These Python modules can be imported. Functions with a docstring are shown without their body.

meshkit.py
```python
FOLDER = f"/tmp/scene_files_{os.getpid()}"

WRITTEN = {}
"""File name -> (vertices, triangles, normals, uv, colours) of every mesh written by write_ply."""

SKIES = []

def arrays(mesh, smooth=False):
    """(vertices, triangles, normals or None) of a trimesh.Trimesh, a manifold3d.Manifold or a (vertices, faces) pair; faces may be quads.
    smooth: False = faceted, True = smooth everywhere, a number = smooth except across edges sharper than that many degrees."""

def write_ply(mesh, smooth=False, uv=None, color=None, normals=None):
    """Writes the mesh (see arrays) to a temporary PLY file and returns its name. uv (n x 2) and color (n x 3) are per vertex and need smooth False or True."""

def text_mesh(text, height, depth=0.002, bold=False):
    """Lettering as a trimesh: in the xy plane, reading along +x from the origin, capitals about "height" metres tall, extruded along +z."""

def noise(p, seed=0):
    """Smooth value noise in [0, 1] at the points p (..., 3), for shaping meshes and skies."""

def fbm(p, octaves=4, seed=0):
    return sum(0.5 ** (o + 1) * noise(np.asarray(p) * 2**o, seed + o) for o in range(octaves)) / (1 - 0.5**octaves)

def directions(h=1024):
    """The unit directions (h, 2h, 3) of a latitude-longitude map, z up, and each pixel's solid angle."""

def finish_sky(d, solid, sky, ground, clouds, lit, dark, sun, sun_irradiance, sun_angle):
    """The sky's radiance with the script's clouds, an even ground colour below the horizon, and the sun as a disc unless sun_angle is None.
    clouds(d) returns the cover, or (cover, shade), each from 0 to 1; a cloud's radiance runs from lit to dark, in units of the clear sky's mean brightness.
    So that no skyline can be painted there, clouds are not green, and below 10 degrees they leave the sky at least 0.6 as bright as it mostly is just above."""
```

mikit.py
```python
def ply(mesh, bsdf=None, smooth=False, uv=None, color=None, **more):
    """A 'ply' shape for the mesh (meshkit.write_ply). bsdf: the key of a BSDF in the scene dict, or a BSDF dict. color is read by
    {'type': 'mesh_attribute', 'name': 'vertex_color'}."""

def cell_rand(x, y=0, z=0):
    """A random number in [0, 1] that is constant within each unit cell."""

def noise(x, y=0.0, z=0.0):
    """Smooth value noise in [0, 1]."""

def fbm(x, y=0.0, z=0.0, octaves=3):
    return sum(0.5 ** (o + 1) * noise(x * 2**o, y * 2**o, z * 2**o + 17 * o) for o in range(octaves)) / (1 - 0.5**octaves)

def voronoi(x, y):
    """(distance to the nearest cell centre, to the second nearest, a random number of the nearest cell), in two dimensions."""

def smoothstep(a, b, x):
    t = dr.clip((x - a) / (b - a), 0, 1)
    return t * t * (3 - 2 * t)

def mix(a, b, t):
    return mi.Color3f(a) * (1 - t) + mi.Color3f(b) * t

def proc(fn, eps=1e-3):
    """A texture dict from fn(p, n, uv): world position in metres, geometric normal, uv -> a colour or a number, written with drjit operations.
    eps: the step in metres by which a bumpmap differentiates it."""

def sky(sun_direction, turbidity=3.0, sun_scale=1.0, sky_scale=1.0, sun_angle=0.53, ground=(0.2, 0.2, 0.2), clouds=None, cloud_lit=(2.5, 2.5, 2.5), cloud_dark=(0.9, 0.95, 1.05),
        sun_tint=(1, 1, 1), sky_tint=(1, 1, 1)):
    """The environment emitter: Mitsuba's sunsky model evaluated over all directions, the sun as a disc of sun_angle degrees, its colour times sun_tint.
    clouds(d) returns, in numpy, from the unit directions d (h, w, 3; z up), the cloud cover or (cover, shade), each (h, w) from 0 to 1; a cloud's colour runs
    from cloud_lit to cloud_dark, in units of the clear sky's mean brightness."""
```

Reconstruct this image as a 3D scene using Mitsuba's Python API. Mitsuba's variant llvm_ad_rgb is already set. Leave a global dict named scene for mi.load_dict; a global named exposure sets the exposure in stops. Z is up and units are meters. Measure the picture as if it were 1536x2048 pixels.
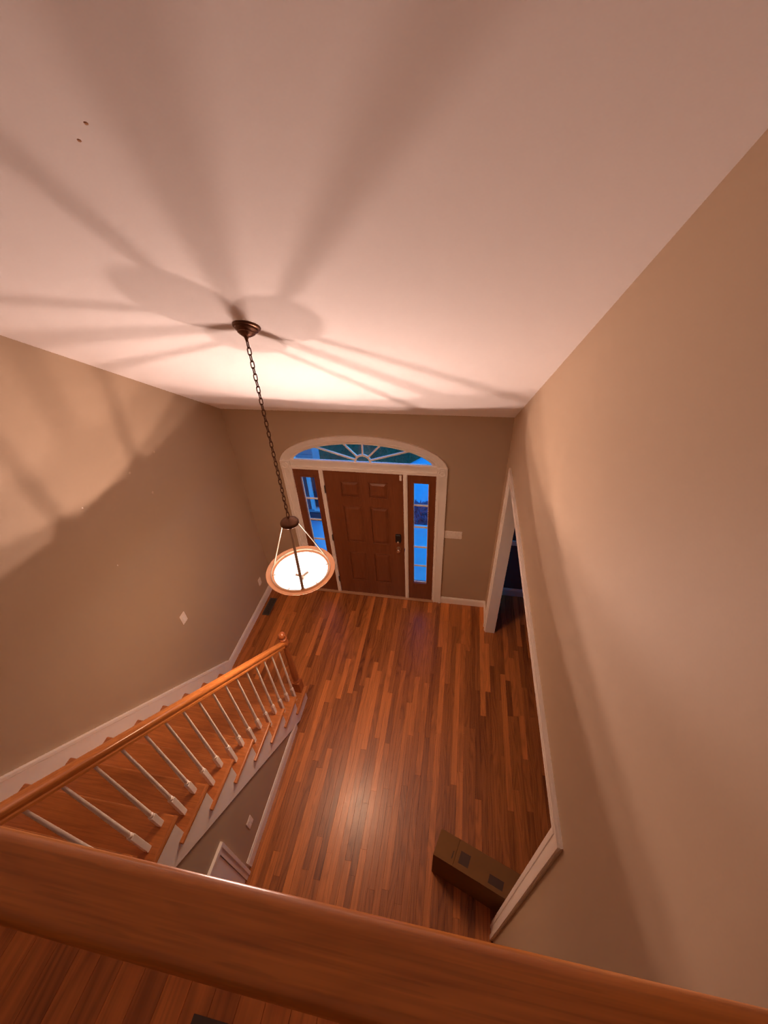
import math, random
import numpy as np, trimesh, drjit as dr, mitsuba as mi, mikit, manifold3d
import shapely.geometry as sg, shapely.affinity as sa
from mikit import proc, noise, fbm, cell_rand, smoothstep, mix, voronoi
from mitsuba import ScalarTransform4f as T

random.seed(7)
rng = np.random.default_rng(7)
scene, labels = {}, {}

# ------------------------------------------------------------------ camera, sky, exposure
CAM = np.array([1.4786, -3.7501, 4.4264])
FWD = np.array([-0.16533402, 0.77776698, -0.60641833])
UP = np.array([-0.06957936, 0.60414965, 0.79382739])
scene['camera'] = {'type': 'perspective', 'fov': 86.86, 'fov_axis': 'x', 'near_clip': 0.02, 'far_clip': 200.0,
                   'to_world': T().look_at(origin=CAM.tolist(), target=(CAM + FWD).tolist(), up=UP.tolist())}
exposure = 0.0
BULB = 25000.0                                 # radiance of the three filaments
WARM = np.array([1.0, 0.70, 0.59])
BOWL_IN, BOWL_OUT = 4.0, 54.0                   # radiance of the lit glass bowl, inside and outside
sky = mikit.sky((0.3, 0.9, 0.25), turbidity=3.0, sun_scale=0.0, sky_scale=11.0, ground=(0.05, 0.07, 0.1), sky_tint=(0.0, 0.66, 1.8))
sky['sampling_weight'] = 0.5
scene['sky'] = sky

# ------------------------------------------------------------------ dimensions (metres; door leaf x 0..0.914, front wall y = 0)
XL, XR, WT = -1.047, 2.0, 0.11                 # left wall, right wall, partition thickness
HC, SL = 2.747, 0.669                          # ceiling height at the front wall and slope towards the upper hall
RISE, RUN, NOSE0 = 0.2065, 0.232, -1.566       # stairs
NST = 14
F2 = RISE * 15                                 # upper floor
LX, LY = 0.457, -1.872                         # pendant
YB, YRIDGE = -8.5, -5.0
ceil_z = lambda y: HC - SL * y if y > YRIDGE else HC - SL * YRIDGE + SL * (y - YRIDGE)

# ------------------------------------------------------------------ mesh helpers
def box(x0, x1, y0, y1, z0, z1, c=0.0):
    x0, x1 = min(x0, x1), max(x0, x1); y0, y1 = min(y0, y1), max(y0, y1); z0, z1 = min(z0, z1), max(z0, z1)
    if c <= 0:
        m = trimesh.creation.box((x1 - x0, y1 - y0, z1 - z0)); m.apply_translation(((x0 + x1) / 2, (y0 + y1) / 2, (z0 + z1) / 2)); return m
    c = min(c, .45 * (x1 - x0), .45 * (y1 - y0), .45 * (z1 - z0)); pts = []
    for a, A, sx in ((x0, x0 + c, 0), (x1, x1 - c, 0)):
        for b, B, _ in ((y0, y0 + c, 0), (y1, y1 - c, 0)):
            for d, D, _ in ((z0, z0 + c, 0), (z1, z1 - c, 0)):
                pts += [(a, B, D), (A, b, D), (A, B, d)]
    return trimesh.convex.convex_hull(np.array(pts))

def cat(*ms): return trimesh.util.concatenate([m for m in ms if m is not None])

def ext_xz(poly, y0, y1):
    m = trimesh.creation.extrude_polygon(poly, y1 - y0); v = m.vertices.copy()
    m.vertices = np.c_[v[:, 0], y1 - v[:, 2], v[:, 1]]; return m

def ext_yz(poly, x0, x1):
    m = trimesh.creation.extrude_polygon(poly, x1 - x0); v = m.vertices.copy()
    m.vertices = np.c_[x0 + v[:, 2], v[:, 0], v[:, 1]]; return m

def ext_xy(poly, z0, z1):
    m = trimesh.creation.extrude_polygon(poly, z1 - z0); m.apply_translation((0, 0, z0)); return m

def sweep(profile, p0, p1, up=(0, 0, 1)):
    """Extrudes a profile (right, up) from p0 to p1."""
    p0, p1 = np.array(p0, float), np.array(p1, float); L = np.linalg.norm(p1 - p0); t = (p1 - p0) / L
    r = np.cross(up, t); r /= np.linalg.norm(r); u = np.cross(t, r)
    m = trimesh.creation.extrude_polygon(sg.Polygon(profile), L); v = m.vertices.copy()
    m.vertices = p0 + v[:, :1] * r + v[:, 1:2] * u + v[:, 2:3] * t; return m

def lathe(profile, x=0, y=0, z=0, n=32):
    m = trimesh.creation.revolve(np.array(profile, float), sections=n); m.apply_translation((x, y, z))
    if m.volume < 0: m.invert()
    return m

def rod(p0, p1, r0, r1=None, n=12):
    r1 = r0 if r1 is None else r1
    p0, p1 = np.array(p0, float), np.array(p1, float); L = np.linalg.norm(p1 - p0)
    m = trimesh.creation.revolve(np.array([(0, 0), (r0, 0), (r1, L), (0, L)]), sections=n)
    m.apply_transform(trimesh.geometry.align_vectors([0, 0, 1], (p1 - p0) / L)); m.apply_translation(p0)
    if m.volume < 0: m.invert()
    return m

def torus(R, r, n=24, k=8, sx=1.0, sy=1.0):
    m = trimesh.creation.torus(R, r, major_sections=n, minor_sections=k); m.apply_scale((sx, sy, 1)); return m

def ellipse_half(cx, cz, a, b, zmin, n=64):
    t = np.linspace(0, math.pi, n + 1)
    return sg.Polygon([(cx + a, zmin)] + [(cx + a * math.cos(q), cz + b * math.sin(q)) for q in t] + [(cx - a, zmin)])

R_ = sg.box

# ------------------------------------------------------------------ scene helpers
def num(key):
    if key not in scene and key not in labels: return key
    k = 1
    while f'{key}_{k:03d}' in scene or f'{key}_{k:03d}' in labels: k += 1
    return f'{key}_{k:03d}'

def obj(name, mesh, mat, parent=None, smooth=False, label=None, uv=None, **more):
    key = num(f'{parent}__{name}' if parent else name)
    if isinstance(uv, tuple):                   # one tone and one grain offset for the whole piece
        if smooth: mesh = trimesh.graph.smooth_shade(mesh, angle=np.radians(smooth), facet_minarea=None); smooth = True
        uv = uv_const(mesh, *uv)
    scene[key] = mikit.ply(mesh, mat, smooth=smooth, uv=uv, **more)
    if label: labels.setdefault(key, {})['label'] = label
    return key

def thing(name, label, cat_, group=None):
    key = num(name); labels[key] = {'label': label, 'category': cat_}
    if group: labels[key]['group'] = group
    return key

def tag(key, label, cat_, group=None, kind=None):
    labels[key] = {**labels.get(key, {}), 'label': label, 'category': cat_}
    if group: labels[key]['group'] = group
    if kind: labels[key]['kind'] = kind
    return key

def struct(name, mesh, mat, label, cat_, smooth=False, uv=None):
    return tag(obj(name, mesh, mat, smooth=smooth, uv=uv), label, cat_, kind='structure')

def struct_root(name, label, cat_):
    labels[name] = {'label': label, 'category': cat_, 'kind': 'structure'}; return name

def uv_const(mesh, a, b): return np.tile([[a, b]], (len(mesh.vertices), 1))

# ------------------------------------------------------------------ materials
def wood(direction, dark, light, tone=0.5, grain=0.35, cathedral=0.35):
    d = np.array(direction, float); d /= np.linalg.norm(d)
    e = np.cross(d, (0, 0, 1) if abs(d[2]) < .9 else (0, 1, 0)); e /= np.linalg.norm(e); g = np.cross(d, e)
    def fn(p, n, uv):
        o = uv.y * 31.7
        a = p.x * d[0] + p.y * d[1] + p.z * d[2] + o
        b = p.x * e[0] + p.y * e[1] + p.z * e[2] + o * 3.1
        c = p.x * g[0] + p.y * g[1] + p.z * g[2]
        fine = fbm(b * 260, a * 7, c * 90, 3)
        warp = fbm(b * 16, a * 1.7, c * 12, 2)
        ring = dr.abs(dr.sin((b * 26 + c * 20 + warp * 5.0) * 3.14159 + uv.x * 9))
        broad = noise(b * 9, a * 1.1, c * 6)
        pores = smoothstep(0.62, 0.8, noise(b * 420, a * 16, c * 200))
        t = uv.x * tone + (1 - tone) * 0.5 + (fine - .5) * grain * 1.6 + (ring - .6) * cathedral * .5 + (broad - .5) * .3
        return mix(dark, light, dr.clip(t, 0, 1)) * (1 - .25 * pores * grain)
    return fn

def princ(key, color, rough=0.5, **kw):
    col = color if isinstance(color, dict) else {'type': 'rgb', 'value': list(color)}
    scene[key] = {'type': 'twosided', 'bsdf': {'type': 'principled', 'base_color': col, 'roughness': rough, **kw}}
    return key

def paint(base, amp=.04, s=1.3):
    b = np.array(base)
    def fn(p, n, uv):
        k = 1 + amp * (fbm(p.x * s, p.y * s, p.z * s, 3) - .5) * 2 + .02 * (noise(p.x * 260, p.y * 260, p.z * 260) - .5)
        return mi.Color3f(*b.tolist()) * k
    return fn

M_WALL = princ('mat_wall', proc(paint((.47, .345, .232))), .62, specular=.35)
M_CEIL = princ('mat_ceiling', proc(paint((.79, .75, .725), .025)), .8, specular=.2)
M_TRIM = princ('mat_trim', (.90, .845, .78), .35, specular=.45)
M_FILLER = princ('mat_filler', (.60, .46, .33), .6)
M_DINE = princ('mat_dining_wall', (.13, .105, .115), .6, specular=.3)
M_FLOOR = princ('mat_floor', proc(wood((0, 1, 0), (.13, .028, .0055), (.64, .215, .052), tone=.72, grain=.18, cathedral=.42)), .34, specular=.5, clearcoat=.15, clearcoat_gloss=.85)
M_SUB = princ('mat_subfloor', (.13, .05, .018), .5)
M_TREAD = princ('mat_tread', proc(wood((1, 0, 0), (.23, .062, .014), (.56, .19, .05), tone=.4)), .33, specular=.5)
M_RAILY = princ('mat_rail_slope', proc(wood((0, -1, .895), (.36, .105, .022), (.72, .275, .072), tone=.3)), .22, specular=.5, clearcoat=.4, clearcoat_gloss=.9)
M_NOSING = princ('mat_nosing', proc(wood((0, 1, 0), (.26, .072, .016), (.60, .21, .056), tone=.35)), .28, specular=.5)
M_RAILX = princ('mat_rail_level', proc(wood((1, 0, 0), (.36, .105, .016), (.78, .30, .066), tone=.3, grain=.5)), .24, specular=.5, clearcoat=.4, clearcoat_gloss=.9)
M_NEWEL = princ('mat_newel', proc(wood((0, 0, 1), (.22, .055, .015), (.46, .14, .042), tone=.3)), .22, specular=.5, clearcoat=.4, clearcoat_gloss=.9)
M_DOOR = princ('mat_door', proc(wood((0, 0, 1), (.13, .036, .012), (.25, .08, .03), tone=.2, grain=.3, cathedral=.15)), .34, specular=.5)
M_SILL = princ('mat_sill', (.42, .22, .12), .4)
M_BRONZE = princ('mat_bronze', (.13, .055, .028), .33, metallic=.75, specular=.5)
M_BRIGHT = princ('mat_lamp_metal', (.66, .50, .36), .38, metallic=.55)
M_NICKEL = princ('mat_nickel', (.65, .55, .45), .22, metallic=1.0)
M_BLACK = princ('mat_black', (.012, .011, .011), .3)
M_DARKMETAL = princ('mat_dark_metal', (.09, .07, .06), .45, metallic=.4)
M_PLATE = princ('mat_plate', (.88, .79, .70), .35)
M_SHADOWGAP = princ('mat_slot', (.03, .02, .015), .7)
M_AMBER = princ('mat_amber_glass', (.75, .36, .16), .25, specular=.5)
def card_fn(p, n, uv):
    return mi.Color3f(.20, .092, .033) * (0.93 + .14 * fbm(p.x * 25, p.y * 25, p.z * 25, 3))
M_CARD = princ('mat_cardboard', proc(card_fn), .8, specular=.15)
M_INK = princ('mat_ink', (.06, .026, .014), .7)
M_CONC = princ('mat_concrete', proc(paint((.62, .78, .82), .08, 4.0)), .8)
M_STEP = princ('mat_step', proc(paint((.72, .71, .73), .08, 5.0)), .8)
M_LAWN = princ('mat_lawn', proc(lambda p, n, uv: mix((.05, .10, .03), (.11, .17, .055), fbm(p.x * 5, p.y * 5, 0, 4))), .9)
M_LEAF = princ('mat_leaf', (.34, .30, .40), .6)
M_MULCH = princ('mat_mulch', proc(lambda p, n, uv: mix((.10, .07, .10), (.34, .27, .32), fbm(p.x * 22, p.y * 22, 0, 4))), .9)
M_SIDING = princ('mat_siding', (.42, .40, .42), .6)
M_SHUTTER = princ('mat_shutter', (.07, .06, .07), .6)
M_DGLASS = princ('mat_dark_pane', (.02, .025, .03), .05, specular=.6)
scene['mat_glass'] = {'type': 'thindielectric', 'int_ior': 1.5}
M_GLASS = 'mat_glass'
M_BULBGLASS = princ('mat_bulb', (.8, .8, .8), .4)
M_BOWL = princ('mat_bowl_glass', (.42, .36, .30), .25, specular=.5)

# ------------------------------------------------------------------ the room shell
struct('floor', box(XL - .1, 4.7, YB, .25, -.12, -.014), M_SUB, 'reddish oak strip floor of the entrance hall seen from above', 'floor')
struct('ceiling', ext_yz(sg.Polygon([(.15, ceil_z(.15)), (YRIDGE, ceil_z(YRIDGE)), (YB - .1, ceil_z(YB - .1)), (YB - .1, ceil_z(YB - .1) + .15), (YRIDGE, ceil_z(YRIDGE) + .18), (.15, ceil_z(.15) + .18)]), XL - .12, XR + WT), M_CEIL,
       'sloping off-white ceiling over the two-storey entrance hall', 'ceiling')
for px, py in ((.695, -2.741), (.641, -2.711)):
    s = lathe([(0, 0), (.0045, 0), (.003, .0015), (0, .0015)], n=10); s.apply_transform(trimesh.geometry.align_vectors([0, 0, 1], np.array([0, -SL, -1]) / math.hypot(1, SL)))
    s.apply_translation((px, py, ceil_z(py))); obj('speck', s, M_SILL, 'ceiling', label='small dark speck on the ceiling')

def side_poly(y1=.15):
    return sg.Polygon([(y1, -.1), (y1, ceil_z(y1) + .01), (YRIDGE, ceil_z(YRIDGE) + .01), (YB - .1, ceil_z(YB - .1) + .01), (YB - .1, -.1)])
struct('wall_left', ext_yz(side_poly(), XL - .12, XL), M_WALL, 'tall taupe wall on the left, above the staircase', 'wall')
for py, pz, s_ in ((-1.907, 2.837, .006), (-1.911, 2.283, .006), (-1.30, 2.55, .012), (-1.42, 2.82, .011), (-1.10, 2.83, .010)):
    m = lathe([(0, 0), (s_, 0), (s_ * .7, .0016), (0, .0022)], n=9); m.apply_transform(trimesh.geometry.align_vectors([0, 0, 1], [1, 0, 0])); m.apply_translation((XL, py, pz))
    obj('filler_spot', m, M_TRIM if s_ < .008 else M_FILLER, 'wall_left', label='tiny pale nail-hole spot' if s_ < .008 else 'faint patch of filler')
OY1, OY2, OH = -.40, -3.10, 2.29               # opening to the dining room
struct('wall_right', ext_yz(side_poly().difference(R_(OY2, -.2, OY1, OH)), XR, XR + WT), M_WALL, 'tall taupe wall on the right with the wide cased opening', 'wall')
CXA, CZA = .457, 2.12                          # centre of the arch
front = R_(XL - .1, -.1, XR + WT, HC + .05).difference(ellipse_half(CXA, CZA, .845, .305, -.2))
struct('wall_front', ext_xz(front, 0, .15), M_WALL, 'taupe front wall around the entrance door', 'wall')
back = R_(XL - .1, -.1, XR + WT, ceil_z(YB) + .05)
struct('wall_back', ext_xz(back, YB - .1, YB), M_WALL, 'taupe wall at the far end of the hall behind the camera', 'wall')
# wall under the stairs
line0 = lambda y: .079 + .89 * (-1.938 - y)    # underside of the stringer
ys0 = -1.938 + .079 / .89
struct('wall_stair', ext_yz(sg.Polygon([(ys0 - .02, -.02), (-4.86, line0(-4.86)), (YB, line0(-4.86)), (YB, -.02)]), -.10, 0), M_WALL, 'dim taupe wall below the staircase', 'wall')
# upper floor
struct('floor_upper', cat(box(.02, XR, YB, -3.65, F2 - .32, F2 - .014), box(XL, .02, YB, -4.862, F2 - .32, F2 - .014)), M_SUB, 'oak strip floor of the upper hall at the lower left, behind the wide rail', 'floor')

# ------------------------------------------------------------------ dining room seen through the opening
DX = 4.6
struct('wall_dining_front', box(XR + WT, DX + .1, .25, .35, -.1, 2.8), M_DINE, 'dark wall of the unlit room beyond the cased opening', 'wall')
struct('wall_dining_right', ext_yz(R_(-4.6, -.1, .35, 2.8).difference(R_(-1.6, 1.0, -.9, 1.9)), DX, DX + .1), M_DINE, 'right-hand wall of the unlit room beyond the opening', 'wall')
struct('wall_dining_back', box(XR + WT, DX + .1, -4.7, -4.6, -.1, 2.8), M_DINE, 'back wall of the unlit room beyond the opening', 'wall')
struct('ceiling_dining', box(XR + WT, DX + .1, -4.7, .35, 2.7, 2.8), M_CEIL, 'ceiling of the unlit room beyond the opening', 'ceiling')
base_prof = lambda h, d: [(0, 0), (d, 0), (d, h * .78), (d * .72, h * .84), (d * .62, h * .93), (d * .3, h), (0, h)]
def baseboard_x(x0, x1, y, h, d=.015):
    m = trimesh.creation.extrude_polygon(sg.Polygon(base_prof(h, d)), x1 - x0); v = m.vertices.copy(); m.vertices = np.c_[x1 - v[:, 2], y - v[:, 0], v[:, 1]]
    if m.volume < 0: m.invert()
    return m
def baseboard_y(y0, y1, x, sgn, h, d=.015):
    m = trimesh.creation.extrude_polygon(sg.Polygon(base_prof(h, d)), abs(y1 - y0)); v = m.vertices.copy(); m.vertices = np.c_[x + sgn * v[:, 0], min(y0, y1) + v[:, 2], v[:, 1]]
    if m.volume < 0: m.invert()
    return m
struct('baseboard_dining', baseboard_x(XR + WT, DX, .25, .14), M_TRIM, 'white baseboard in the dark room beyond the opening', 'baseboard')
struct('trim_1', box(XR + WT, DX, .226, .25, .93, 1.01, .008), M_TRIM, 'white chair rail on the dark wall beyond the opening', 'chair rail')

# ------------------------------------------------------------------ baseboards
struct('baseboard_left', baseboard_y(0, -1.375, XL, 1, .13), M_TRIM, 'white baseboard along the left wall from the entrance to the stairs', 'baseboard')
struct('baseboard_front', baseboard_x(1.40, XR, 0, .114), M_TRIM, 'short white baseboard between the entrance casing and the right corner', 'baseboard')
struct('baseboard_front_left', baseboard_x(XL, -.487, 0, .114), M_TRIM, 'short white baseboard left of the entrance, behind the pendant lamp', 'baseboard')
struct('baseboard_right', baseboard_y(-.015, -.31, XR, -1, .114), M_TRIM, 'very short white baseboard between the front corner and the cased opening', 'baseboard')
struct('baseboard_stair', baseboard_y(-1.93, -3.09, 0, 1, .125), M_TRIM, 'white baseboard along the wall under the stairs', 'baseboard')

# ------------------------------------------------------------------ cased opening (trim_2)
tr = struct_root('trim_2', 'white casing and jambs around the wide opening in the right wall', 'door casing')
def casing_poly(d0, d1):                       # outline ring between two offsets from the opening
    return R_(OY2 - d1, 0, OY1 + d1, OH + d1).difference(R_(OY2 - d0, -.1, OY1 + d0, OH + d0))
def casing_piece(clip, name):
    ms = [ext_yz(casing_poly(a, b).intersection(clip), XR - pr, XR) for a, b, pr in ((0.0, .09, .012), (.006, .024, .016), (.060, .088, .022))]
    obj(name, cat(*ms), M_TRIM, tr)
far = sg.Polygon([(OY1 - .001, -.1), (OY1 + .2, -.1), (OY1 + .2, OH + .2), (OY1, OH)])
near = sg.Polygon([(OY2 + .001, -.1), (OY2 - .2, -.1), (OY2 - .2, OH + .2), (OY2, OH)])
headc = sg.Polygon([(OY1, OH), (OY1 + .2, OH + .2), (OY2 - .2, OH + .2), (OY2, OH)])
casing_piece(far, 'side_casing'); casing_piece(near, 'side_casing'); casing_piece(headc, 'head_casing')
obj('jamb', box(XR - .004, XR + WT + .004, OY1 - .018, OY1, 0, OH), M_TRIM, tr)
obj('jamb', box(XR - .004, XR + WT + .004, OY2, OY2 + .018, 0, OH), M_TRIM, tr)
obj('head_jamb', box(XR - .004, XR + WT + .004, OY2 + .018, OY1 - .018, OH - .018, OH), M_TRIM, tr)

# ------------------------------------------------------------------ floor boards, each a part of its floor
PW = .0572
def plank(x0, x1, y0, y1, top, th=.014, c=.0007):
    g = .00025
    return box(x0 + g, x1 - g, y0 + g, y1 - g, top - th, top, c)
def tone():
    return min(.75, max(0, random.gauss(.36, .17))) if random.random() < .80 else random.uniform(.75, 1.0)
def lay(parent, xs, y_far, y_near, z, lo=.4, hi=1.7):
    rest = []
    for i, x0 in enumerate(xs):
        yf, yn = y_far(x0), y_near(x0)
        if yf - yn < .03: continue
        y = yf + random.uniform(0, .9)
        while y > yn + .02:
            L = random.uniform(lo, hi); a, b = min(y, yf), max(y - L, yn)
            if b - yn < .15: b = yn
            if a - b > .03:
                m = plank(x0, x0 + PW, b, a, z + random.uniform(-.0004, 0)); key = obj('plank', m, M_FLOOR, parent, uv=(min(1, tone() + (.3 if z > 1 else 0)), random.random()))
            y = b if b < y else y - L
xs = [XL + .003 + PW * i for i in range(int((2.86 - XL) / PW))]
lay('floor', xs, lambda x: .0 if x < XR + .05 else .25, lambda x: -1.86 if x < -.06 else (-3.62 if x < XR else -3.55), 0)
rest = []
for x0 in xs + [xs[-1] + PW * k for k in range(1, 31)]:
    if x0 + PW > DX: break
    y0, y1 = (-3.62 if x0 < XR else -3.55, YB if x0 < XR else -4.6) if x0 < xs[-1] + .01 else (.25, -4.6)
    if x0 < -.06: continue
    y = y0
    while y > y1 + .02:
        b = max(y1, y - random.uniform(.7, 1.6)); m = plank(x0, x0 + PW, b, y, 0); rest.append((m, tone(), random.random())); y = b
m = cat(*[r[0] for r in rest]); uv = np.vstack([uv_const(*r) for r in rest])
k = obj('far_planks', m, M_FLOOR, 'floor', uv=uv); labels[k] = {'kind': 'stuff', 'label': 'remaining oak strips beyond the entrance hall'}
lay('floor_upper', [.02 + PW * i for i in range(34)], lambda x: -3.652, lambda x: -4.5, F2, .5, 1.4)
rest = []
for i in range(34):
    m = plank(.02 + PW * i, .02 + PW * (i + 1), YB, -4.5, F2); rest.append((m, tone(), random.random()))
for i in range(18):
    m = plank(.02 - PW * (i + 1), .02 - PW * i, YB, -4.862, F2); rest.append((m, tone(), random.random()))
k = obj('far_planks', cat(*[r[0] for r in rest]), M_FLOOR, 'floor_upper', uv=np.vstack([uv_const(*r) for r in rest])); labels[k] = {'kind': 'stuff', 'label': 'remaining oak strips of the upper hall'}

# ------------------------------------------------------------------ entrance: arched casing, mullions, transom, sill
ent = struct_root('trim_3', 'white arched casing, mullions and transom bar of the entrance', 'door casing')
def arch_ring(ai, bi, ao, bo, z0):
    o, i = ellipse_half(CXA, CZA, ao, bo, z0), ellipse_half(CXA, CZA, ai, bi, z0 - .5)
    return o.difference(i)
ZR = 2.155                                      # top of the corner blocks
arch_clip = R_(-2, ZR - .002, 3, 4)
ms = []
for ai, bi, ao, bo, pr in ((.838, .298, .945, .372, .014), (.846, .304, .866, .318, .020), (.876, .324, .905, .345, .018), (.915, .350, .947, .374, .027)):
    ms.append(ext_xz(arch_ring(ai, bi, ao, bo, 1.5).intersection(arch_clip), -pr, .0))
obj('arch_casing', cat(*ms), M_TRIM, ent)
for s in (-1, 1):
    ms = []
    for a, b, pr in ((.838, .943, .014), (.846, .864, .020), (.876, .905, .018), (.915, .945, .027)):
        x0, x1 = sorted((CXA + s * a, CXA + s * b)); ms.append(box(x0, x1, -pr, 0, 0, 2.045))
    obj('side_casing', cat(*ms), M_TRIM, ent)
    xc = CXA + s * .889
    blk = [box(xc - .058, xc + .058, -.032, 0, 2.04, 2.16, .004)]
    rr = lathe([(0, .004), (.010, .0035), (.016, 0), (.030, 0), (.034, .006), (.040, .006), (.044, 0), (0, 0)], n=28); rr.apply_transform(trimesh.geometry.align_vectors([0, 0, 1], [0, -1, 0])); rr.apply_translation((xc, -.032, 2.10))
    obj('corner_block', cat(*blk, rr), M_TRIM, ent)
# frame behind the casing lining the opening
obj('frame_liner', ext_xz(ellipse_half(CXA, CZA, .846, .306, 0).difference(ellipse_half(CXA, CZA, .826, .288, -.2)), .0, .15), M_TRIM, ent)
# transom bar (between door head and fanlight), stepped moulding
bar = [box(-.375, 1.289, -.010, .11, 2.045, 2.078), box(-.375, 1.289, .002, .11, 2.078, 2.110), box(-.375, 1.289, .002, .018, 2.110, 2.125), box(-.375, 1.289, -.005, .018, 2.125, 2.142), box(-.375, 1.289, -.016, .018, 2.142, 2.172, .004)]
obj('transom_bar', cat(*bar), M_TRIM, ent)
def mullion(x0, x1, notches):
    p = R_(x0, 0.022, x1, 2.046)
    for nx0, nx1, a, b in notches: p = p.difference(R_(nx0, a, nx1, b))
    return ext_xz(p, -.012, .11)
obj('mullion', cat(mullion(-.052, -.006, [(-.017, .1, .2125, .33), (-.017, .1, .98, 1.085), (-.017, .1, 1.73, 1.838)]), box(-.040, -.026, -.018, -.012, .03, 2.04)), M_TRIM, ent)
obj('mullion', cat(mullion(.920, .966, [(.8, .926, .885, .955)]), box(.940, .954, -.018, -.012, .03, 2.04)), M_TRIM, ent)
obj('threshold', box(-.385, 1.30, -.035, .15, 0, .022, .005), M_SILL, ent, label='pale brown wooden threshold strip')

# fanlight
fan = struct_root('window_1', 'arched fanlight window with white sunburst bars above the entrance door', 'window')
zf = 2.172
sash = ellipse_half(CXA, CZA, .828, .29, 0).intersection(R_(-2, zf, 3, 4)); glass_o = ellipse_half(CXA, CZA, .802, .272, 0).intersection(R_(-2, zf + .004, 3, 4))
obj('sash', ext_xz(sash.difference(glass_o), -.008, .018), M_TRIM, fan)
gl = trimesh.creation.extrude_polygon(glass_o.buffer(.004), .001); v = gl.vertices.copy(); keep = np.all(v[gl.faces][:, :, 2] < 1e-6, axis=1)
gl = trimesh.Trimesh(np.c_[v[:, 0], np.full(len(v), .012), v[:, 1]], gl.faces[keep], process=True)
obj('pane', gl, M_GLASS, fan)
hub = sg.Point(.478, zf + .002).buffer(.095, 32).difference(sg.Point(.478, zf + .002).buffer(.074, 32)).intersection(R_(-1, zf, 2, 3))
obj('hub_bar', ext_xz(hub, -.009, .017), M_TRIM, fan)
for ex, ez in ((-.105, 2.352), (.257, 2.41), (.487, 2.43), (.705, 2.412), (1.012, 2.340)):
    d = np.array([ex - .478, ez - zf]); L = np.hypot(*d); d /= L; q = np.array([-d[1], d[0]]) * .0085; a = np.array([.478, zf]) + d * .088; b = np.array([.478, zf]) + d * (L + .012)
    obj('spoke_bar', ext_xz(sg.Polygon([a + q, b + q, b - q, a - q]), -.006, .016), M_TRIM, fan)

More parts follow.
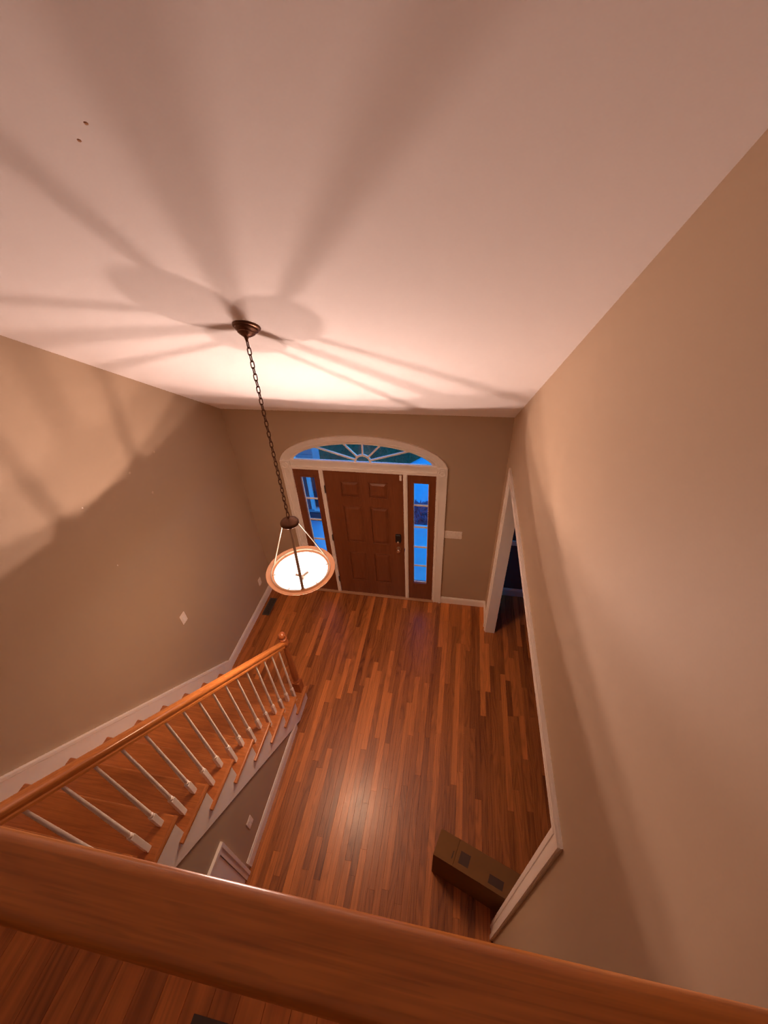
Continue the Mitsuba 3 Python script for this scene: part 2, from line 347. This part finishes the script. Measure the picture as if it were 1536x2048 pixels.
# sidelights
def sidelight(n, x0, x1, gx0, gx1, label):
    w = struct_root(f'window_{n}', label, 'window'); gz0, gz1 = .338, 1.938
    fr = R_(x0, .024, x1, 2.046).difference(R_(gx0, gz0, gx1, gz1))
    m = ext_xz(fr, 0, .05); obj('panel', m, M_DOOR, w, uv=uv_const(m, .35, .2 * n))
    obj('glazing_frame', ext_xz(R_(gx0 - .004, gz0 - .004, gx1 + .004, gz1 + .004).difference(R_(gx0 + .008, gz0 + .008, gx1 - .008, gz1 - .008)), .018, .03), M_TRIM, w)
    lip = R_(gx0 - .016, gz0 - .016, gx1 + .016, gz1 + .016).difference(R_(gx0, gz0, gx1, gz1)); m = ext_xz(lip, -.006, .0); obj('moulding', m, M_DOOR, w, uv=uv_const(m, .2, .3 * n))
    obj('pane', trimesh.Trimesh([(gx0, .025, gz0), (gx1, .025, gz0), (gx1, .025, gz1), (gx0, .025, gz1)], [(0, 1, 2), (0, 2, 3)]), M_GLASS, w)
    for z in (1.622, 1.297, .973, .648): obj('glazing_bar', box(gx0 + .006, gx1 - .006, .014, .0235, z - .011, z + .011), M_TRIM, w)
sidelight(2, -.374, -.053, -.285, -.118, 'narrow brown sidelight left of the entrance door, partly behind the pendant')
sidelight(3, .967, 1.292, 1.030, 1.206, 'narrow brown sidelight right of the entrance door with bright blue panes')

# ------------------------------------------------------------------ entrance door
dk = struct_root('door_1', 'brown six-panel entrance door in the middle of the front wall', 'door')
panels = [(.19, .40, 1.70, 1.90), (.52, .73, 1.70, 1.90), (.19, .40, .99, 1.545), (.52, .73, .99, 1.545), (.19, .40, .285, .80), (.52, .73, .285, .80)]
leaf = R_(-.004, .026, .918, 2.044)
for a, b, c, d in panels: leaf = leaf.difference(R_(a - .012, c - .012, b + .012, d + .012))
m = ext_xz(leaf, 0.002, .044); obj('leaf', m, M_DOOR, dk, uv=uv_const(m, .5, .11))
def frustum(a, b, c, d, y_out, y_in, inset):
    pts = [(a, y_out, c), (b, y_out, c), (b, y_out, d), (a, y_out, d), (a + inset, y_in, c + inset), (b - inset, y_in, c + inset), (b - inset, y_in, d - inset), (a + inset, y_in, d - inset)]
    return trimesh.convex.convex_hull(np.array(pts + [(a, .03, c), (b, .03, c), (b, .03, d), (a, .03, d)]))
for i, (a, b, c, d) in enumerate(panels):
    ogee = []
    for (o, y) in ((.012, -.0025), (.005, .003)):
        ogee.append(ext_xz(R_(a - o, c - o, b + o, d + o).difference(R_(a - o + .007, c - o + .007, b + o - .007, d + o - .007)), y, .03))
    m = cat(frustum(a + .006, b - .006, c + .006, d - .006, .013, .003, .03), box(a - .012, b + .012, .016, .034, c - .012, d + .012), *ogee)
    obj('panel', m, M_DOOR, dk, uv=uv_const(m, .5 + .1 * (i % 2), .11 + .07 * i))
lock = obj('keypad_lock', box(.812, .878, -.030, .002, 1.055, 1.175, .006), M_BLACK, dk, label='black keypad deadbolt housing')
tt = cat(box(.838, .852, -.046, -.03, 1.045, 1.075, .003)); obj('thumb_turn', cat(tt, rod((.845, -.028, 1.06), (.845, -.036, 1.06), .019, .017, 20)), M_NICKEL, lock, smooth=40)
def knob(x, z):
    p = lathe([(0, 0), (.030, 0), (.031, .004), (.026, .008), (.011, .010), (.010, .028), (.019, .034), (.0255, .044), (.0255, .052), (.019, .061), (0, .064)], n=28)
    p.apply_transform(trimesh.geometry.align_vectors([0, 0, 1], [0, -1, 0])); p.apply_translation((x, .002, z)); return p
obj('door_knob', knob(.845, .930), M_NICKEL, dk, smooth=40, label='nickel door knob')
for z in (.271, 1.032, 1.784):
    obj('hinge', cat(rod((-.010, -.004, z - .05), (-.010, -.004, z + .05), .0065, n=10), box(-.014, -.003, -.003, .003, z - .052, z + .052)), M_DARKMETAL, dk)
s = tag(obj('door_sensor', box(.878, .904, -.014, .002, 1.962, 2.036, .004), M_PLATE), 'small white alarm contact at the top right corner of the brown door', 'sensor')

# ------------------------------------------------------------------ switch plates and outlets
def wallplate(name, centre, w, h, normal, label, kind, gangs=1, cat_='light switch'):
    """normal: '-y', '+x'. Built in (right, out, up) and turned."""
    t = thing(name, label, cat_)
    def place(m):
        v = m.vertices.copy(); cx, cy, cz = centre
        m.vertices = np.c_[cx + v[:, 0], cy - v[:, 1], cz + v[:, 2]] if normal == '-y' else np.c_[cx + v[:, 1], cy + v[:, 0], cz + v[:, 2]]
        m.invert() if m.volume < 0 else None
        return m
    obj('plate', place(box(-w / 2, w / 2, 0, .006, -h / 2, h / 2, .003)), M_PLATE, t)
    for g in range(gangs):
        gx = (g - (gangs - 1) / 2) * .046
        if kind == 'toggle':
            obj('toggle', place(cat(box(gx - .0055, gx + .0055, .005, .0075, -.013, .013), box(gx - .004, gx + .004, .006, .017, -.002 - .003, .008, .002))), M_TRIM, t)
            for z in (-.03, .03): obj('screw', place(rod((gx, .005, z), (gx, .0072, z), .0035, n=8)), M_NICKEL, t)
        elif kind == 'rocker':
            obj('rocker', place(box(gx - .0165, gx + .0165, .004, .0085, -.033, .033, .002)), M_TRIM, t)
        else:
            for z in (-.021, .021):
                o = obj('socket', place(box(gx - .0165, gx + .0165, .004, .008, z - .014, z + .014, .004)), M_TRIM, t)
                obj('slot', place(cat(box(gx - .0075, gx - .0055, .0075, .0083, z - .003, z + .006), box(gx + .0055, gx + .0075, .0075, .0083, z - .003, z + .006), rod((gx, .0075, z - .008), (gx, .0083, z - .008), .0022, n=8))), M_SHADOWGAP, o)
wallplate('switch_plate', (1.508, 0, 1.232), .212, .115, '-y', 'wide four-gang white switch plate beside the entrance casing', 'toggle', 4)
wallplate('switch_plate', (XL, -1.622, 1.273), .078, .118, '+x', 'single white switch plate on the left wall above the foot of the stairs', 'rocker')
wallplate('wall_outlet', (XL, -.305, .386), .072, .115, '+x', 'small white outlet low on the left wall near the front corner', 'outlet', 1, 'outlet')
wallplate('wall_outlet', (0, -2.878, .385), .072, .115, '+x', 'white outlet low on the dim wall under the stairs', 'outlet', 1, 'outlet')

# ------------------------------------------------------------------ access door under the stairs
ad = struct_root('door_2', 'low white access door with casing in the wall under the stairs', 'door')
ay0, ay1, az = -3.175, -3.80, .765
ring = R_(ay1 - .058, 0, ay0 + .058, az + .058).difference(R_(ay1, -.1, ay0, az))
obj('casing', cat(ext_yz(ring, 0, .014), ext_yz(R_(ay1 - .06, 0, ay0 + .06, az + .06).difference(R_(ay1 - .036, -.1, ay0 + .036, az + .036)), 0, .021)), M_TRIM, ad)
obj('leaf', box(.0, .008, ay1 + .004, ay0 - .004, .012, az - .004, .002), M_TRIM, ad)

# ------------------------------------------------------------------ staircase
st = thing('staircase', 'oak staircase with white stringer rising along the left wall', 'staircase')
nose = lambda k: NOSE0 - RUN * (k - 1)
def nosed(x0, x1, yf, yb, zt, th=.027):
    r = th / 2
    prof = [(yb, zt - th), (yb, zt), (yf - r, zt)] + [(yf - r + r * math.cos(a), zt - r + r * math.sin(a)) for a in np.linspace(math.pi / 2, -math.pi / 2, 9)[1:-1]] + [(yf - r, zt - th)]
    return ext_yz(sg.Polygon(prof), x0, x1)
for k in range(1, NST + 1):
    yf, zt = nose(k), RISE * k
    m = nosed(XL + .0205, .012, yf, yf - RUN - .032, zt); tr_uv = (random.uniform(.2, .8), random.random()); t_ = obj('tread', m, M_TREAD, st, smooth=35, uv=tr_uv)
    prof = [(.012, zt - .027), (.021, zt - .027)] + [(.021 + .0135 * math.cos(a), zt - .0135 + .0135 * math.sin(a)) for a in np.linspace(-math.pi / 2, math.pi / 2, 7)[1:-1]] + [(.021, zt), (.012, zt)]
    m = trimesh.creation.extrude_polygon(sg.Polygon(prof), .312); v = m.vertices.copy(); m.vertices = np.c_[v[:, 0], yf - v[:, 2], v[:, 1]]
    if m.volume < 0: m.invert()
    obj('return_nosing', m, M_NOSING, t_, smooth=35, uv=tr_uv)
for k in range(1, NST + 2):
    yf = nose(k) - .03
    m = box(XL + .0205, -.006, yf - .018, yf, RISE * (k - 1), RISE * k - .027); obj('riser', m, M_TREAD, st, uv=(random.uniform(.2, .8), random.random()))
    cove = box(-.004, .018, yf - .28 if k <= NST else yf - .02, yf + .016, RISE * k - .044, RISE * k - .0272, .003)
    if k <= NST: obj('cove_moulding', cove, M_TRIM, st)
pts = [(nose(1) - .03, 0)]
for k in range(1, NST + 1): pts += [(nose(k) - .03, RISE * k - .027), (nose(k + 1) - .03, RISE * k - .027)]
yend = nose(NST + 1) - .03
pts += [(yend, F2 - .027), (yend, line0(yend)), (ys0, 0)]
obj('stringer', ext_yz(sg.Polygon(pts).buffer(0), -.006, .012), M_TRIM, st, label='white painted stringer under the tread ends')
# skirt board on the left wall
sk = lambda y: .16 + .902 * (-1.375 - y)
yE = -4.80
skp = sg.Polygon([(-1.375, 0), (-1.375, .13), (-1.375 - .001, .162), (yE, sk(yE)), (yE, sk(yE) - .36), (-1.70, 0)])
capp = sg.Polygon([(-1.375, .135), (-1.375, .162), (yE, sk(yE)), (yE, sk(yE) - .027)])
cap2 = sg.Polygon([(-1.375, .118), (-1.375, .128), (yE, sk(yE) - .036), (yE, sk(yE) - .046)])
obj('wall_skirt', cat(ext_yz(skp, XL + .001, XL + .0195), ext_yz(capp, XL + .001, XL + .027), ext_yz(cap2, XL + .001, XL + .023)), M_TRIM, st, label='white skirt board with a moulded top along the left wall')

# ------------------------------------------------------------------ stair railing
RX = -.045
rail_top = lambda y: 1.062 + .897 * (-1.588 - y)
def rail_profile(w=.030, h=.062):
    top = [(w * math.cos(a), -.018 + .018 * math.sin(a) ** .8) for a in np.linspace(0, math.pi, 15)]
    return [(w * .97, -.026), (w * .72, -.032), (w * .66, -.044), (w * .80, -.050), (w * .80, -h)] [::-1] + top + [(-w * .97, -.026), (-w * .72, -.032), (-w * .66, -.044), (-w * .80, -.050), (-w * .80, -h)]
sr = thing('stair_railing', 'oak handrail with white balusters descending beside the staircase', 'railing')
y0r, y1r = -1.622, -4.80
obj('handrail', sweep(rail_profile(), (RX, y0r, rail_top(y0r)), (RX, y1r, rail_top(y1r))), M_RAILY, sr, smooth=30, uv=(.5, .1))
# newel on the first tread
zn = RISE
nx, ny = RX, -1.612
nw = [(0, .16), (.030, .16), (.034, .172), (.038, .180), (.036, .192), (.029, .200), (.033, .23), (.035, .28), (.033, .40), (.029, .55), (.026, .66), (.025, .77), (.031, .782), (.033, .792), (.029, .802),
      (.029, .82), (.040, .832), (.044, .845), (.044, .865), (.036, .88), (.033, .895), (.033, .905), (.038, .912), (.038, .922), (.024, .932), (.017, .938), (.0, .938)]
nb = box(nx - .041, nx + .041, ny - .041, ny + .041, zn, zn + .17, .004)
key = obj('newel_post', cat(nb, lathe(nw, nx, ny, zn, 32)), M_NEWEL, sr, smooth=35, uv=(.5, .2), label='turned red-brown newel post at the foot of the stairs')
ball = trimesh.creation.icosphere(3, .037); ball.apply_translation((nx, ny, zn + .967)); obj('ball', ball, M_NEWEL, key, smooth=60, uv=(.5, .4))
def baluster(x, y, z0, z1, hb=.14):
    b = .0155
    blk = box(x - b, x + b, y - b, y + b, z0, z0 + hb, .002)
    H = z1 - z0
    p = [(0, hb - .002), (.0125, hb - .002), (.0140, hb + .004), (.0160, hb + .010), (.0145, hb + .017), (.0095, hb + .021), (.0105, hb + .028), (.0135, hb + .036), (.0130, hb + .055), (.0110, hb + .055 + .35 * (H - hb - .055)), (.0075, H), (0, H)]
    return cat(blk, lathe(p, x, y, z0, 14))
ball_ys = [nose(1) - .168]
for k in range(2, NST + 1): ball_ys += [nose(k) - .052, nose(k) - .168]
for j, yy in enumerate(ball_ys):
    k = int((NOSE0 - yy) / RUN) + 1
    obj('baluster', baluster(RX, yy, RISE * k, rail_top(yy) - .078, .13 if j % 2 else .225), M_TRIM, sr, smooth=35)

# ------------------------------------------------------------------ upper hall railing (the wide rail in the foreground)
br = thing('balcony_railing', 'wide oak balcony rail crossing the bottom of the picture', 'railing')
BY, BZ = -3.72, 3.95
def wide_profile():
    w, h = .031, .066
    r = .014
    top = [(w - r + r * math.cos(a), -r + r * math.sin(a)) for a in np.linspace(0, math.pi / 2, 7)] + [(-w + r + r * math.cos(a), -r + r * math.sin(a)) for a in np.linspace(math.pi / 2, math.pi, 7)]
    return [(-w * .8, -h), (w * .8, -h), (w * .8, -.052), (w * .66, -.046), (w * .70, -.034), (w, -.024)] + top + [(-w, -.024), (-w * .70, -.034), (-w * .66, -.046), (-w * .8, -.052)]
obj('handrail', sweep(wide_profile(), (.10, BY, BZ), (XR, BY, BZ)), M_RAILX, br, smooth=30, uv=(.5, .35), label='smooth oak handrail seen from directly above')
bx0, by0 = .065, BY
obj('newel_post', cat(box(bx0 - .04, bx0 + .04, by0 - .04, by0 + .04, F2, F2 + .96, .004), box(bx0 - .05, bx0 + .05, by0 - .05, by0 + .05, F2 + .96, F2 + .985, .006)), M_NEWEL, br, uv=(.5, .7))
for i in range(17):
    xx = .065 + .1125 * (i + 1)
    if xx < XR - .03: obj('baluster', baluster(xx, BY, F2, BZ - .066), M_TRIM, br, smooth=35)

# ------------------------------------------------------------------ floor registers
def register(label, cx, cy, w, l, z, slats_along_y=True):
    t = thing('floor_register', label, 'floor vent')
    fr = R_(cx - w / 2, cy - l / 2, cx + w / 2, cy + l / 2).difference(R_(cx - w / 2 + .014, cy - l / 2 + .014, cx + w / 2 - .014, cy + l / 2 - .014))
    obj('frame', ext_xy(fr, z, z + .005), M_DARKMETAL, t)
    obj('well', box(cx - w / 2 + .01, cx + w / 2 - .01, cy - l / 2 + .01, cy + l / 2 - .01, z, z + .0008), M_SHADOWGAP, t)
    if slats_along_y:
        n = int((w - .028) / .0125)
        for i in range(n):
            x = cx - w / 2 + .014 + (i + .5) * (w - .028) / n; obj('slat', box(x - .0028, x + .0028, cy - l / 2 + .013, cy + l / 2 - .013, z + .0005, z + .0045), M_DARKMETAL, t)
    else:
        n = int((l - .028) / .0125)
        for i in range(n):
            y = cy - l / 2 + .014 + (i + .5) * (l - .028) / n; obj('slat', box(cx - w / 2 + .013, cx + w / 2 - .013, y - .0028, y + .0028, z + .0005, z + .0045), M_DARKMETAL, t)
register('dark metal floor register near the front left corner, behind the pendant', -.945, -.405, .105, .30, 0, False)
register('dark ribbed floor register just behind the wide balcony rail at the bottom edge', 1.175, -3.845, .305, .105, F2)

# ------------------------------------------------------------------ cardboard box
cb = thing('cardboard_box', 'long brown cardboard box on the oak floor by the cased opening', 'box')
ang = math.radians(-17.5); U = np.array([math.cos(ang), math.sin(ang)]); V = np.array([-U[1], U[0]]); O = np.array([1.516, -2.866]); BH, BL, BW = .50, .66, .182
def boxed(a0, a1, b0, b1, z0, z1, c=.002):
    m = box(a0, a1, b0, b1, z0, z1, c); v = m.vertices.copy(); xy = O + v[:, :1] * U + v[:, 1:2] * V; m.vertices = np.c_[xy, v[:, 2]]; return m
obj('carton', boxed(0, BL, 0, BW, 0.0005, BH - .004, .003), M_CARD, cb)
for a0, a1 in ((0.001, .152), (.1555, BL - .001)):
    obj('flap', boxed(a0, a1, .001, BW - .001, BH - .004, BH, .0012), M_CARD, cb)
obj('printed_square', boxed(.183, .258, .040, .118, BH, BH + .0006, 0), M_INK, cb, label='dark printed square on the lid')
lab = obj('printed_panel', boxed(.41, .515, .030, .085, BH, BH + .0006, 0), M_INK, cb, label='dark printed panel near the far end of the lid')
for i in range(3): obj('printed_line', boxed(.015 + .022 * i + .07, .02 + .022 * i + .072, .04, .15 - .03 * i, BH, BH + .0005, 0), M_INK, cb) if i == 2 else None

# ------------------------------------------------------------------ pendant lamp
pl = thing('pendant_light', 'lit glass bowl pendant on a long bronze chain from the ceiling', 'pendant lamp')
zc = ceil_z(LY); nrm = np.array([0, -SL, -1]) / math.hypot(1, SL)
cp = lathe([(0, 0), (.062, 0), (.064, .004), (.062, .010), (.054, .013), (.052, .017), (.053, .021), (.044, .027), (.040, .030), (.040, .034), (.030, .041), (.022, .046), (.012, .050), (.010, .056), (0, .058)], n=40)
cp.apply_transform(trimesh.geometry.align_vectors([0, 0, 1], nrm)); CX0 = LX + .022; cp.apply_translation((CX0, LY, zc)); obj('canopy', cp, M_BRONZE, pl, smooth=35, label='stepped round bronze ceiling canopy')
tip = np.array([CX0, LY, zc]) + nrm * .055
obj('canopy_loop', rod(tip + [0, 0, .012], tip + [0, 0, -.016], .009, .006, 14), M_BRONZE, pl, smooth=40)
top = tip + [0, 0, -.014]; CAPZ = 2.872; bot = np.array([LX, LY, CAPZ])
nl = 34; D = (bot - top); Ld = np.linalg.norm(D); D /= Ld; pitch = Ld / nl
def link():
    r, R, h = .0026, .0082, pitch / 2 + .0026 - .0082
    path = [(R * math.cos(a), h + R * math.sin(a)) for a in np.linspace(0, math.pi, 9)] + [(R * math.cos(a), -h + R * math.sin(a)) for a in np.linspace(math.pi, 2 * math.pi, 9)]
    path = np.array(path); n = len(path); vs, fs = [], []
    for i in range(n):
        t = path[(i + 1) % n] - path[i - 1]; t /= np.linalg.norm(t); nn = np.array([t[1], -t[0]])
        for j in range(6):
            a = 2 * math.pi * j / 6; q = path[i] + nn * r * math.cos(a); vs.append((q[0], r * math.sin(a), q[1]))
    for i in range(n):
        for j in range(6):
            a, b, c, d = i * 6 + j, i * 6 + (j + 1) % 6, ((i + 1) % n) * 6 + j, ((i + 1) % n) * 6 + (j + 1) % 6; fs += [(a, c, b), (b, c, d)]
    m = trimesh.Trimesh(vs, fs, process=False); m.invert() if m.volume < 0 else None; return m
LK = mikit.ply(link(), M_BRONZE, smooth=True)
rot = trimesh.geometry.align_vectors([0, 0, 1], D)
for i in range(nl):
    A = trimesh.transformations.translation_matrix(top + D * pitch * (i + .5)) @ rot @ trimesh.transformations.rotation_matrix(math.radians(35 + 90 * (i % 2)), [0, 0, 1])
    key = num('pendant_light__chain_link'); scene[key] = {**LK, 'to_world': T(A.tolist())}
cap = lathe([(0, 0), (.056, 0), (.059, .004), (.059, .016), (.055, .022), (.050, .026), (.038, .034), (.018, .042), (.008, .048), (.006, .058), (0, .058)], LX, LY, 2.812, 36)
obj('cap', cap, M_BRONZE, pl, smooth=35)
hexr = trimesh.creation.cylinder(.055, .010, sections=6); hexr.apply_translation((LX, LY, 2.808)); obj('cap_ring', hexr, M_BRIGHT, pl)
RIMZ, RR = 2.40, .205
ANG = [math.radians(a) for a in (174, 54, 294)]
for a in ANG:
    ca, sa_ = math.cos(a), math.sin(a); P0 = np.array([LX + .052 * ca, LY + .052 * sa_, 2.806]); P1 = np.array([LX + RR * ca, LY + RR * sa_, RIMZ + .012])
    t = (P1 - P0); t /= np.linalg.norm(t); side = np.array([-sa_, ca, 0]); w = .0085
    prof = [(-w, -.002), (-w * .5, -.004), (w * .5, -.004), (w, -.002), (w, .002), (w * .5, .004), (-w * .5, .004), (-w, .002)]
    obj('arm', cat(sweep(prof, P0, P1, up=tuple(np.cross(side, t)))), M_BRIGHT, pl)
    obj('arm_hook', cat(*[rod(P1 + np.array([0, 0, .004]) + side * s_ * .010, P1 + np.array([0, 0, -.016]) + side * s_ * .010, .004, n=8) for s_ in (-1, 1)], rod(P1 + side * -.014, P1 + side * .014, .0045, n=8)), M_BRIGHT, pl)
ring = lathe([(RR - .004, -.009), (RR + .004, -.009), (RR + .0055, 0), (RR + .004, .009), (RR - .004, .009), (RR - .004, -.009)], LX, LY, RIMZ, 72); obj('ring', ring, M_BRIGHT, pl, smooth=40)
for a in np.radians([204, 264, 324, 24, 84, 144]):
    ca, sa_ = math.cos(a), math.sin(a)
    obj('clip', rod((LX + (RR - .028) * ca, LY + (RR - .028) * sa_, RIMZ - .004), (LX + RR * ca, LY + RR * sa_, RIMZ - .004), .0035, n=8), M_BRIGHT, pl)
# bowl: lit glass, an outer shell and the lining seen from above, amber rim
def bowl_r(z0, z1, r, n=18):                   # from bottom centre to rim
    t = np.linspace(0, 1, n); return [(r * math.sin(x * math.pi / 2) ** .92, z0 + (z1 - z0) * (1 - math.cos(x * math.pi / 2)) ** 1.25) for x in t]
lining = lathe(bowl_r(-.094, -.010, RR - .016) , LX, LY, RIMZ, 72)
outer = lathe(bowl_r(-.106, -.012, RR - .004), LX, LY, RIMZ, 72)
def facing(m, sign):
    n = m.face_normals[:, 2].mean(); m.invert() if n * sign < 0 else None; return m
AMBER = np.array([1.0, .62, .40])              # light that has passed the glass
emit = lambda L, c=WARM: {'type': 'area', 'radiance': {'type': 'rgb', 'value': (c * L).tolist()}}
def emitter_part(name, mesh, mat, L, parent, smooth=True, c=WARM):
    key = num(f'{parent}__{name}'); scene[key] = {**mikit.ply(mesh, mat, smooth=smooth), 'emitter': emit(L, c)}; return key
k = emitter_part('bowl_lining', facing(lining, 1), M_BOWL, BOWL_IN, pl); labels[k] = {'label': 'glowing white inside of the bowl'}
emitter_part('bowl', facing(outer, -1), M_BOWL, BOWL_OUT, pl, c=AMBER)
rim = lathe([(RR - .016, -.020), (RR + .014, -.012), (RR + .034, -.002), (RR + .037, .003), (RR + .033, .006), (RR + .010, -.004), (RR - .014, -.010), (RR - .016, -.020)], LX, LY, RIMZ, 72)
k = num(f'{pl}__glass_rim'); scene[k] = {**mikit.ply(rim, M_AMBER, smooth=35), 'emitter': {'type': 'area', 'radiance': {'type': 'rgb', 'value': [.26, .10, .048]}}}; labels[k] = {'label': 'amber lit glass rim'}
# sockets and bulbs
stem = rod((LX, LY, RIMZ - .09), (LX, LY, RIMZ - .065), .012, .010, 16); obj('socket_stem', stem, M_NICKEL, pl, smooth=40)
for a in ANG:
    ca, sa_ = math.cos(a), math.sin(a); d = np.array([ca, sa_, .12]); d /= np.linalg.norm(d); b0 = np.array([LX, LY, RIMZ - .076])
    obj('socket', rod(b0 + d * .008, b0 + d * .050, .011, .013, 16), M_NICKEL, pl, smooth=40)
    bl = trimesh.creation.icosphere(2, 1.0); bl.apply_scale((.016, .016, .021)); bl.apply_transform(trimesh.geometry.align_vectors([0, 0, 1], d)); bl.apply_translation(b0 + d * .084)
    kb = obj('bulb', bl, M_GLASS, pl, smooth=True)
    fl = trimesh.creation.icosphere(1, 1.0); fl.apply_scale((.0055, .0055, .010)); fl.apply_transform(trimesh.geometry.align_vectors([0, 0, 1], d)); fl.apply_translation(b0 + d * .082)
    emitter_part('filament', fl, M_BULBGLASS, BULB, kb)

# ------------------------------------------------------------------ outdoors, seen through the panes
struct('floor_porch', cat(box(-3.5, 3.2, .15, 1.12, -.3, -.05, .01), box(-3.5, -.30, 1.11, 1.90, -.3, -.05, .01)), M_CONC, 'pale concrete porch outside the entrance', 'porch')
struct('floor_porch_step', box(-.30, 3.2, 1.12, 1.86, -.4, -.17, .01), M_STEP, 'pale lower step of the porch outside the right sidelight', 'step')
struct('ground_drive', box(-12, 30, 1.86, 30, -.5, -.30), M_CONC, 'pale drive beyond the planted strip outside', 'driveway')
struct('ground_bed', box(-3.5, 3.2, 1.86, 2.62, -.4, -.25), M_MULCH, 'dark mulched strip between porch and drive', 'planting bed')
lw = sg.Polygon([(-30, 3.0), (-.5, 3.25), (.28, 3.93), (.70, 4.48), (1.5, 5.3), (6, 9.5), (20, 20), (20, 40), (-30, 40)])
struct('ground_lawn', ext_xy(lw, -.32, -.26), M_LAWN, 'dark lawn seen through the fanlight', 'lawn')
vs, fs = [], []
def tuft(x, y, z, n, h, w):
    for _ in range(n):
        a, t_ = random.uniform(0, 6.283), random.uniform(.2, .9); hh = h * random.uniform(.5, 1); o = np.array([x + random.uniform(-.03, .03), y + random.uniform(-.03, .03), z])
        d = np.array([math.cos(a), math.sin(a), 0]); q = np.array([-d[1], d[0], 0]) * w * random.uniform(.6, 1.2); e = o + d * hh * t_ + np.array([0, 0, hh])
        i = len(vs); m_ = (o + e) / 2 + np.array([0, 0, .2 * hh]); vs.extend([o, m_ + q, e, m_ - q]); fs.extend([(i, i + 1, i + 2), (i, i + 2, i + 3)])
for _ in range(900): tuft(random.uniform(-.6, 2.6), random.uniform(1.98, 2.58), -.25, 4, .10, .016)
tag(obj('ground_cover', trimesh.Trimesh(vs, fs, process=False), M_LEAF), 'low leafy ground cover in the strip outside the right sidelight', 'plants', kind='stuff')
vs, fs = [], []
for _ in range(9000):
    x, y = random.uniform(-4.5, 2.2), random.uniform(3.2, 6.6)
    if lw.contains(sg.Point(x, y)): tuft(x, y, -.26, 1, .055, .008)
tag(obj('lawn_grass', trimesh.Trimesh(vs, fs, process=False), M_LAWN), 'short dark grass on the lawn seen through the fanlight', 'grass', kind='stuff')
hw = thing('house_wing', 'projecting house wing with a white-framed window seen through the left sidelight', 'house')
WY, WX = 1.62, -.775
obj('wall', box(-3.5, WX, WY + .02, WY + .3, -.1, 2.9), M_SIDING, hw)
for i in range(20):
    z = .12 + i * .13
    if z < .2 or z > 1.0:
        obj('siding_board', box(-3.5, WX, WY, WY + .02, z, z + .126, .004), M_SIDING, hw)
    else: obj('siding_board', box(-3.5, -.975, WY, WY + .02, z, z + .126, .004), M_SIDING, hw)
obj('foundation', box(-3.5, WX + .01, WY - .02, WY + .3, -.2, .12), M_SHUTTER, hw)
obj('shutter', box(-1.0, -.955, WY - .02, WY + .02, .2, 1.03), M_SHUTTER, hw)
wf = obj('window_frame', cat(box(-.95, -.895, WY - .015, WY + .02, .2, 1.03, .004), box(-.895, -.872, WY - .03, WY + .02, .21, 1.03, .003), box(-.895, WX, WY - .045, WY + .02, .19, .225, .003)), M_TRIM, hw)
obj('pane', box(-.872, WX, WY + .005, WY + .019, .225, 1.03), M_DGLASS, wf)
